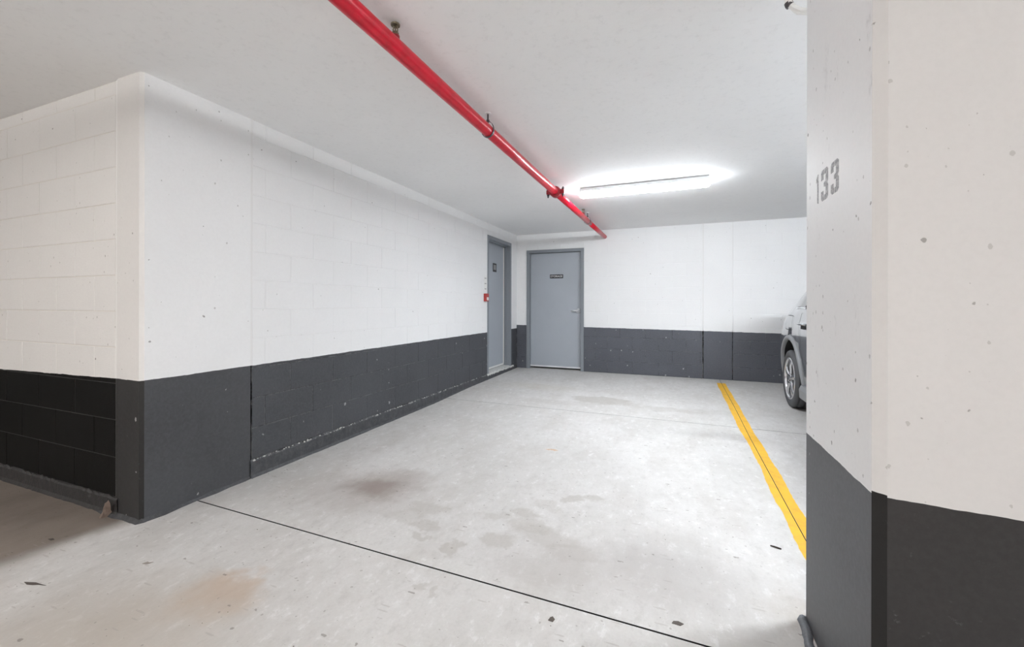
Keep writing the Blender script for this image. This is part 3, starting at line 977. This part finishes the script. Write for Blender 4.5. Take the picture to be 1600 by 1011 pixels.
# ------------------------------------------------------------------ small litter on the floor
M['dry_leaf'] = plain('dry_leaf', (0.36, 0.28, 0.235), 0.7)
M['twig'] = plain('dark_twig', (0.035, 0.025, 0.02), 0.7)
def crumpled_leaf(loc, s, seed, label):
    rnd = random.Random(seed)
    bm = bmesh.new()
    n, m = 9, 5
    G = []
    for i in range(n):
        u = i / (n - 1)
        wd = 0.24 * math.sin(PI * min(1, u * 0.92 + 0.06)) ** 0.8
        row = []
        for j in range(m):
            v = (j / (m - 1) - 0.5) * 2
            x = v * wd * (1 + 0.25 * rnd.uniform(-1, 1))
            row.append(bm.verts.new((x * s, (0.35 * abs(v) ** 1.5 * wd + 0.14 * math.sin(u * 5)) * s, (u + 0.08 * rnd.uniform(-1, 1)) * s)))
        G.append(row)
    for i in range(n - 1):
        for j in range(m - 1):
            bm.faces.new((G[i][j], G[i][j + 1], G[i + 1][j + 1], G[i + 1][j]))
    bmesh.ops.solidify(bm, geom=bm.faces, thickness=0.0012)
    o = bm_obj('dry_leaf', bm, M['dry_leaf'])
    o.location = loc
    tag(o, label, 'leaf')
    return o
lf = crumpled_leaf((-3.120, 1.385, -0.062), 0.108, 4, 'curled dry brown leaf standing against the foot of the dark aisle wall')
lf.rotation_euler = (-0.2, 0.40, 0.35)
bm = bmesh.new()
tube(bm, [(-0.022, 0.006, 0.004), (-0.005, 0.0, 0.005), (0.010, -0.004, 0.004), (0.024, -0.010, 0.005)], [0.003, 0.004, 0.0042, 0.003], 7)
o = bm_obj('twig', bm, M['twig'])
o.location = (0.475, 2.50, -0.0605)
tag(o, 'short dark twig on the floor beside the yellow line', 'twig')
def scrap(pts, loc, label, mat=M['twig']):
    bm = bmesh.new()
    prism(bm, pts, 0, 0.0015)
    o = bm_obj('dirt_flake', bm, mat)
    o.location = (loc[0], loc[1], floor_z(loc[1]) + 0.0003)
    tag(o, label, 'debris')
M['flake'] = plain('dark_flake', (0.10, 0.085, 0.075), 0.8)
scrap([(-.055, -.010), (-.02, -.014), (.01, -.006), (.03, .004), (.07, .014), (.03, .010), (.0, .008), (-.03, -.002)],
      (-2.666, .955), 'thin dark flake lying on the floor at far lower left', M['flake'])
scrap([(-.016, -.012), (.012, -.006), (.02, .016), (.004, .006), (-.01, .008)], (-2.371, 1.232),
      'small grey brown flake on the floor below the left pillar', plain('dull_flake', (0.30, 0.27, 0.24), 0.8))
scrap([(-.020, -.008), (.012, -.010), (.024, .004), (.004, .012), (-.014, .006)], (0.004, 1.763),
      'dark dirt clump at the floor near the right pillar foot', M['flake'])
scrap([(-.012, -.01), (.008, -.012), (.012, .004), (.0, .016), (-.008, .008)], (-0.459, 1.601),
      'dark dirt clump just in front of the near floor joint', M['flake'])
scrap([(-.02, -.006), (.01, -.008), (.018, .004), (-.006, .008)], (-3.08, 1.17), 'dark dirt flake on the brown floor near the dry leaf', M['flake'])
# loose grit, far too many grains to count
bm = bmesh.new()
rnd = random.Random(31)
for i in range(420):
    if i < 240:
        x, y = rnd.uniform(-2.7, 1.2), rnd.uniform(0.7, 6.8)
    elif i < 330:
        x, y = -2.82 + rnd.random() ** 2 * 0.15, rnd.uniform(1.5, 7.2)
    else:
        x, y = rnd.uniform(-4.5, -2.9), rnd.uniform(0.9, 1.42)
    if x > 0.40:
        continue
    r = rnd.uniform(0.0012, 0.0034)
    z = floor_z(y)
    vs = [bm.verts.new((x + r * rnd.uniform(.5, 1.5) * math.cos(t), y + r * rnd.uniform(.5, 1.6) * math.sin(t), z - 0.0005)) for t in (0.2, 1.7, 3.3, 4.8)]
    tp = bm.verts.new((x, y, z + r * 0.8))
    for k in range(4):
        bm.faces.new((vs[k], vs[(k + 1) % 4], tp))
o = bm_obj('floor_grit', bm, plain('floor_grit', (0.16, 0.135, 0.11), 0.9))
tag(o, 'fine dark grit scattered over the concrete floor', 'grit', kind='stuff')
# pale crumbs along the top of the kerb of the left wall
bm = bmesh.new()
for i in range(150):
    y = rnd.uniform(2.13, 7.3)
    r = rnd.uniform(0.002, 0.007)
    x, z = XL + rnd.uniform(0.0, 0.008), 0.066 + rnd.uniform(-0.006, 0.004)
    bmesh.ops.create_icosphere(bm, subdivisions=1, radius=r, matrix=Matrix.Translation((x, y, z)) @ Matrix.Diagonal((1, rnd.uniform(1, 2.2), rnd.uniform(.5, 1), 1)))
o = bm_obj('mortar_crumbs', bm, M['rubble'])
tag(o, 'pale mortar crumbs along the kerb at the foot of the left wall', 'mortar', kind='stuff')

# ------------------------------------------------------------------ parked car (silver hatchback, backed up to the rear wall)
exec_car = True
CX, CZ = 2.14, -0.02
car = thing('car', 'silver grey car parked behind the right pillar next to the yellow line', 'car', (CX, 4.3, CZ))
q = NT('silver_car_paint')
q.put(q.b.inputs['Base Color'], (0.42, 0.435, 0.455))
q.b.inputs['Metallic'].default_value = 0.75
q.b.inputs['Roughness'].default_value = 0.20
q.b.inputs['Coat Weight'].default_value = 1.0
q.b.inputs['Coat Roughness'].default_value = 0.03
M['car_paint'] = q.m
M['cladding'] = plain('grey_cladding', (0.27, 0.28, 0.29), 0.5)
M['car_glass'] = plain('dark_car_glass', (0.01, 0.012, 0.014), 0.05, 0.0, 1.0)
M['rubber'] = plain('tyre_rubber', (0.085, 0.087, 0.092), 0.6)
M['alloy'] = plain('alloy_rim', (0.72, 0.73, 0.75), 0.22, 0.9)
M['well'] = plain('black_wheel_well', (0.012, 0.012, 0.013), 0.8)
M['chrome'] = plain('chrome_trim', (0.85, 0.86, 0.88), 0.12, 1.0)
M['tail_red'] = plain('tail_lamp_red', (0.35, 0.015, 0.02), 0.15, coat=1.0)
M['head_clear'] = plain('head_lamp', (0.7, 0.72, 0.75), 0.08, 0.4, coat=1.0)
RY, FY = 5.86, 3.20          # wheel centres (y)
YR, YFR = 6.62, 2.32         # rear and front ends

def lerp_t(T, y):
    if y <= T[0][0]: return T[0][1:]
    for a, b in zip(T, T[1:]):
        if y <= b[0]:
            f = (y - a[0]) / (b[0] - a[0])
            f = f * f * (3 - 2 * f) * 0.5 + f * 0.5
            return [a[i] + (b[i] - a[i]) * f for i in range(1, len(a))]
    return T[-1][1:]
# y, half width of flank, half width at belt, belt z, half width of roof edge, roof z, bottom z
ST = [(2.32, .50, .46, .72, .40, .76, .34), (2.38, .66, .60, .80, .50, .84, .28), (2.52, .78, .72, .88, .60, .93, .24),
      (2.80, .86, .80, .96, .68, 1.00, .22), (3.20, .885, .83, 1.02, .72, 1.06, .22), (3.45, .89, .845, 1.05, .73, 1.12, .22),
      (3.80, .89, .85, 1.08, .66, 1.36, .22), (4.15, .89, .852, 1.10, .62, 1.54, .22), (4.60, .89, .853, 1.12, .615, 1.60, .22),
      (5.10, .89, .852, 1.14, .61, 1.61, .22), (5.60, .89, .845, 1.16, .60, 1.58, .22), (5.95, .89, .835, 1.14, .585, 1.53, .22),
      (6.18, .888, .825, 1.11, .60, 1.40, .23), (6.36, .872, .80, 1.07, .62, 1.24, .25), (6.50, .81, .74, 1.02, .60, 1.09, .28),
      (6.58, .72, .66, .95, .54, 0.98, .33), (6.62, .58, .54, .84, .46, 0.86, .38)]
def ring_pts(y):
    wf_, wb_, zb, wr, zr, z0 = lerp_t(ST, y)
    mid = z0 + (zb - z0) * 0.5
    half = [(0, z0), (wf_ * .55, z0), (wf_ * .86, z0 + .01), (wf_ * .955, z0 + .06), (wf_ * .985, z0 + .18 * (zb - z0) / .9 + .05),
            (wf_ * .998, mid - .05), (wf_, mid + .12), (wf_ * .992, zb - .13), (wb_ + (wf_ - wb_) * .45, zb - .04), (wb_, zb),
            (wb_ + (wr - wb_) * .35, zb + (zr - zb) * .42), (wb_ + (wr - wb_) * .75, zb + (zr - zb) * .80), (wr * .94, zr - (zr - zb) * .05),
            (wr * .72, zr + .012), (wr * .38, zr + .022), (0, zr + .026)]
    return half
ys = sorted({round(5.0 + .05 * i, 3) for i in range(28)} | {2.32, 2.35, 2.38, 2.44, 2.52, 2.65, 2.8, 3.0, 3.2, 3.35, 3.45, 3.6, 3.8, 4.0, 4.15, 4.4, 4.6, 4.85, 5.1, 5.35, 5.6, 5.8, 5.95,
      6.08, 6.18, 6.28, 6.36, 6.43, 6.5, 6.55, 6.58, 6.60, 6.62})
bm = bmesh.new()
RG = []
for y in ys:
    hp = ring_pts(y)
    full = [(-a, z) for a, z in hp] + [(a, z) for a, z in hp[-2:0:-1]]
    RG.append([bm.verts.new((a, y - 4.3, z)) for a, z in full])
nn_ = len(RG[0])
for A, B in zip(RG, RG[1:]):
    for k in range(nn_):
        bm.faces.new((A[k], A[(k + 1) % nn_], B[(k + 1) % nn_], B[k]))
bm.faces.new(RG[0]); bm.faces.new(RG[-1][::-1])
body = bm_obj('body', bm, M['car_paint'], car, smooth=True)
body.data.materials.append(M['well'])
# wheel wells cut out
bm = bmesh.new()
for s in (-1, 1):
    for wy, r in ((RY, 0.465), (FY, 0.44)):
        lathe(bm, [(r, s * 0.60), (r, s * 1.1)], 48, 'x', (0, wy - 4.3 - (0.01 if wy == RY else 0), 0.345))
cut = bm_obj('cutter', bm, M['well'])
cut.parent = car
md = body.modifiers.new('wells', 'BOOLEAN')
md.operation = 'DIFFERENCE'; md.object = cut; md.solver = 'EXACT'
bpy.context.view_layer.update()
dg = bpy.context.evaluated_depsgraph_get()
me = bpy.data.meshes.new_from_object(body.evaluated_get(dg))
body.modifiers.clear()
body.data = me
bpy.data.objects.remove(cut)
# faces of the wells are dark
for p in me.polygons:
    c = p.center
    for wy, r in ((RY - 0.01, 0.465), (FY, 0.44)):
        dd = math.hypot(c.y - (wy - 4.3), c.z - 0.345)
        if abs(c.x) > 0.58 and dd < r + 0.012 and (dd < r - 0.003 or abs(p.normal.x) < 0.3) and abs(c.x) < 0.905 and (abs(p.normal.x) < .3 or abs(c.x) < .65):
            p.material_index = min(1, len(me.materials) - 1)
            p.use_smooth = False
# arch mouldings
def surf(y, z):
    """half width of the flank at a height"""
    hp = ring_pts(y)
    for (a, za), (b, zb_) in zip(hp[2:], hp[3:]):
        if za <= z <= zb_:
            return a + (b - a) * (z - za) / max(1e-6, zb_ - za)
    return hp[3][0]
for s in (-1, 1):
    for wy, r in ((RY - 0.01, 0.465), (FY, 0.44)):
        bm = bmesh.new()
        R = []
        N = 40
        for i in range(N + 1):
            t = PI * (-0.08 + 1.16 * i / N)
            row = []
            for rr_, o in ((r - 0.004, -0.02), (r - 0.004, 0.014), (r + 0.012, 0.020), (r + 0.042, 0.012), (r + 0.046, -0.01)):
                y = wy + rr_ * math.cos(t); z = 0.345 + rr_ * math.sin(t)
                row.append(bm.verts.new((s * (surf(y, max(z, .30)) + o), y - 4.3, z)))
            R.append(row)
        for A, B in zip(R, R[1:]):
            for k in range(4):
                bm.faces.new((A[k], A[k + 1], B[k + 1], B[k]))
        bm_obj('arch_moulding', bm, M['cladding'], car, smooth=True)
# sills
for s in (-1, 1):
    bm = bmesh.new()
    prism(bm, [(s * 0.80, .19), (s * 0.90, .21), (s * 0.905, .30), (s * 0.885, .345), (s * 0.80, .34)], FY - 4.3 + .47, RY - 4.3 - .49, 'y')
    bm_obj('sill', bm, M['cladding'], car)
# glazing patches that follow the body
def patch(name, ya, yb_, z_of, s, mat, off=0.006, n=10, m=5, parent=car, frame=None):
    bm = bmesh.new()
    G = []
    for i in range(n + 1):
        y = ya + (yb_ - ya) * i / n
        z0_, z1_ = z_of(y)
        row = []
        for j in range(m + 1):
            z = z0_ + (z1_ - z0_) * j / m
            row.append(bm.verts.new((s * (surf(y, z) + off), y - 4.3, z + off * 0.3)))
        G.append(row)
    for i in range(n):
        for j in range(m):
            bm.faces.new((G[i][j], G[i + 1][j], G[i + 1][j + 1], G[i][j + 1]))
    return bm_obj(name, bm, mat, parent, smooth=True)
def win(y0_, y1_, ra, rb):
    def f(y):
        _, _, zb, _, zr, _ = lerp_t(ST, y)
        u = (y - y0_) / (y1_ - y0_)
        top = zb + (zr - zb) * .86
        bot = zb + .035
        hgt = (top - bot) * min(1, (ra + (1 - ra) * min(1, u / .35))) * min(1, rb + (1 - rb) * min(1, (1 - u) / .35))
        return bot, bot + hgt
    return f
for s in (-1, 1):
    for y0_, y1_, ra, rb in ((3.75, 4.52, .12, 1), (4.60, 5.32, 1, .75), (5.40, 5.80, .7, .15)):
        f = win(y0_, y1_, ra, rb)
        g2 = lambda y, f=f: (f(y)[0] - .018, f(y)[1] + .018)
        patch('window_trim', y0_ - .02, y1_ + .02, g2, s, M['chrome'], 0.004)
        patch('side_window', y0_, y1_, f, s, M['car_glass'], 0.008)
# windscreen and rear window
def screen(name, ya, yb_, wscale):
    bm = bmesh.new()
    G = []
    for i in range(7):
        y = ya + (yb_ - ya) * i / 6
        hp = ring_pts(y)
        row = []
        for j in range(9):
            u = -1 + 2 * j / 8
            tgt = abs(u) * hp[12][0] * wscale
            tops = hp[12:]
            z = tops[-1][1]
            for (a, za), (b, zb_) in zip(tops, tops[1:]):
                if b <= tgt <= a:
                    z = za + (zb_ - za) * (a - tgt) / max(1e-6, a - b)
            row.append(bm.verts.new((math.copysign(tgt, u), y - 4.3, z + .006)))
        G.append(row)
    for i in range(6):
        for j in range(8):
            bm.faces.new((G[i][j], G[i + 1][j], G[i + 1][j + 1], G[i][j + 1]))
    bm_obj(name, bm, M['car_glass'], car, smooth=True)
screen('windscreen', 3.52, 4.08, .97)
screen('rear_window', 6.04, 6.42, .92)
# door shut lines, handles, fuel flap
def groove(pts, s, wd=0.006):
    bm = bmesh.new()
    L, Rr = [], []
    for i, (y, z) in enumerate(pts):
        a = pts[max(0, i - 1)]; b = pts[min(len(pts) - 1, i + 1)]
        dy, dz = b[0] - a[0], b[1] - a[1]
        l = math.hypot(dy, dz)
        ny, nz = -dz / l * wd / 2, dy / l * wd / 2
        for lst, g_ in ((L, 1), (Rr, -1)):
            yy, zz = y + ny * g_, z + nz * g_
            lst.append(bm.verts.new((s * (surf(yy, zz) + 0.006), yy - 4.3, zz)))
    for i in range(len(pts) - 1):
        bm.faces.new((L[i], L[i + 1], Rr[i + 1], Rr[i]))
    return bm_obj('shut_line', bm, M['well'], car)
def seg(a, b, n=10): return [(a[0] + (b[0] - a[0]) * i / n, a[1] + (b[1] - a[1]) * i / n) for i in range(n + 1)]
for s in (-1, 1):
    groove(seg((3.72, .36), (3.72, 1.05)), s)
    groove(seg((4.56, .36), (4.56, 1.10)), s)
    groove(seg((4.98, .33), (5.18, .42), 3) + [(5.36, .72), (5.42, .88), (5.44, 1.0), (5.42, 1.13)], s)
    for hy in (4.40, 5.28):
        bm = bmesh.new()
        for i in range(2):
            pass
        y0_, zc_ = hy - .10, 0.985
        G = [[bm.verts.new((s * (surf(y, z) + .007), y - 4.3, z)) for z in (zc_ - .032, zc_ + .012)] for y in (y0_, y0_ + .06, y0_ + .12, y0_ + .18)]
        for A, B in zip(G, G[1:]):
            bm.faces.new((A[0], B[0], B[1], A[1]))
        bm_obj('handle_recess', bm, M['well'], car)
        bm = bmesh.new()
        tube(bm, [(s * (surf(y0_, zc_ + .02) + .006), y0_ - 4.3, zc_ + .016), (s * (surf(y0_, zc_ + .02) + .038), y0_ + .03 - 4.3, zc_ + .024),
                  (s * (surf(y0_ + .15, zc_ + .02) + .038), y0_ + .16 - 4.3, zc_ + .024), (s * (surf(y0_ + .19, zc_ + .02) + .006), y0_ + .19 - 4.3, zc_ + .016)], .011, 8)
        bm_obj('door_handle', bm, M['car_paint'], car, smooth=True)
# fuel flap with its groove, on the left flank
P = []
for t in range(33):
    a = 2 * PI * t / 32
    ex = 0.35
    cy_, cz_ = math.copysign(abs(math.cos(a)) ** ex, math.cos(a)), math.copysign(abs(math.sin(a)) ** ex, math.sin(a))
    P.append((5.90 + .16 * cy_, 1.005 + .085 * cz_))
gr = groove(P, -1, 0.005)
gr.name = 'fuel_flap_groove'
# tail lamps and head lamps
for s in (-1, 1):
    patch('tail_lamp', 6.42, 6.56, lambda y: (.80, lerp_t(ST, y)[2] - .02), s, M['tail_red'], .006, 8, 4)
    patch('head_lamp', 2.42, 2.80, lambda y: (.66, .80 - .02 * (2.8 - y)), s, M['head_clear'], .006, 8, 4)
    bm = bmesh.new()
    box(bm, min(s * .88, s * 1.03), 3.80 - 4.3, 1.09, max(s * .88, s * 1.03), 3.90 - 4.3, 1.21, .03)
    bm_obj('door_mirror', bm, M['car_paint'], car, smooth=True)
bm = bmesh.new(); box(bm, -.45, YFR - 4.3 - .012, .36, .45, YFR - 4.3 + .05, .56, .01)
bm_obj('grille', bm, M['well'], car)
bm = bmesh.new(); box(bm, -.55, YR - 4.3 - .10, .30, .55, YR - 4.3 + .015, .46, .02)
bm_obj('rear_diffuser', bm, M['cladding'], car)
# wheels
def wheel(sx, wy):
    c = (0, 0, 0)
    bm = bmesh.new()
    R_ = 0.338
    prof = [(0.225, -.20), (0.30, -.215), (R_ - .012, -.205), (R_, -.185), (R_, -.165), (R_ - .008, -.162), (R_ - .008, -.150), (R_, -.147), (R_, -.115),
            (R_ - .008, -.112), (R_ - .008, -.100), (R_, -.097), (R_, -.055), (R_ - .008, -.052), (R_ - .008, -.040), (R_, -.037), (R_, -.022), (R_ - .010, -.004),
            (R_ - .035, .006), (.275, .004), (.245, -.004), (.236, -.02)]
    lathe(bm, prof, 64, 'x')
    tyre = bm_obj('tyre', bm, M['rubber'], None, smooth=True)
    e = bpy.data.objects.new('wheel', None)
    COL.objects.link(e); e.parent = car
    e.location = (sx * (CX - 1.252), wy - 4.3, R_ - 0.0)
    e.rotation_euler = (0, 0, 0 if sx > 0 else PI)
    tyre.parent = e
    bm = bmesh.new()
    # rim lip and barrel
    rings = [(.247, -.006), (.243, .004), (.232, .002), (.226, -.02), (.215, -.12)]
    RR = []
    for r, h in rings:
        RR.append([bm.verts.new((h, r * math.cos(2 * PI * k / 64), r * math.sin(2 * PI * k / 64))) for k in range(64)])
    for A, B in zip(RR, RR[1:]):
        for k in range(64):
            bm.faces.new((A[k], A[(k + 1) % 64], B[(k + 1) % 64], B[k]))
    rim = bm_obj('rim', bm, M['alloy'], e, smooth=True)
    bm = bmesh.new()
    lathe(bm, [(.21, -.125), (.21, -.11)], 32, 'x')
    bm_obj('brake_backing', bm, M['dark_metal'], e)
    for k in range(5):
        a = 2 * PI * k / 5 + 0.25
        bm = bmesh.new()
        Q = []
        for r, hw, x in ((.035, .030, .0), (.08, .026, -.004), (.15, .034, .0), (.20, .050, -.003), (.234, .064, -.010)):
            row = []
            for g_, dx in ((-1, -.012), (-.75, .0), (0, .004), (.75, .0), (1, -.012)):
                px, py = r, hw * g_
                row.append(bm.verts.new((x + dx, px * math.cos(a) - py * math.sin(a), px * math.sin(a) + py * math.cos(a))))
            Q.append(row)
        for A, B in zip(Q, Q[1:]):
            for j in range(4):
                bm.faces.new((A[j], A[j + 1], B[j + 1], B[j]))
        bm_obj('spoke', bm, M['alloy'], e, smooth=True)
    bm = bmesh.new()
    lathe(bm, [(.055, -.03), (.055, -.002), (.045, .004), (.030, .008), (.002, .009)], 28, 'x')
    bm_obj('hub', bm, M['alloy'], e, smooth=True)
    for k in range(5):
        a = 2 * PI * (k + .5) / 5 + 0.25
        bm = bmesh.new()
        lathe(bm, [(.010, -.02), (.010, .008)], 6, 'x', (0, .045 * math.cos(a), .045 * math.sin(a)))
        bm_obj('lug_nut', bm, M['well'], e)
for sx in (-1, 1):
    for wy in (RY, FY):
        wheel(sx, wy)
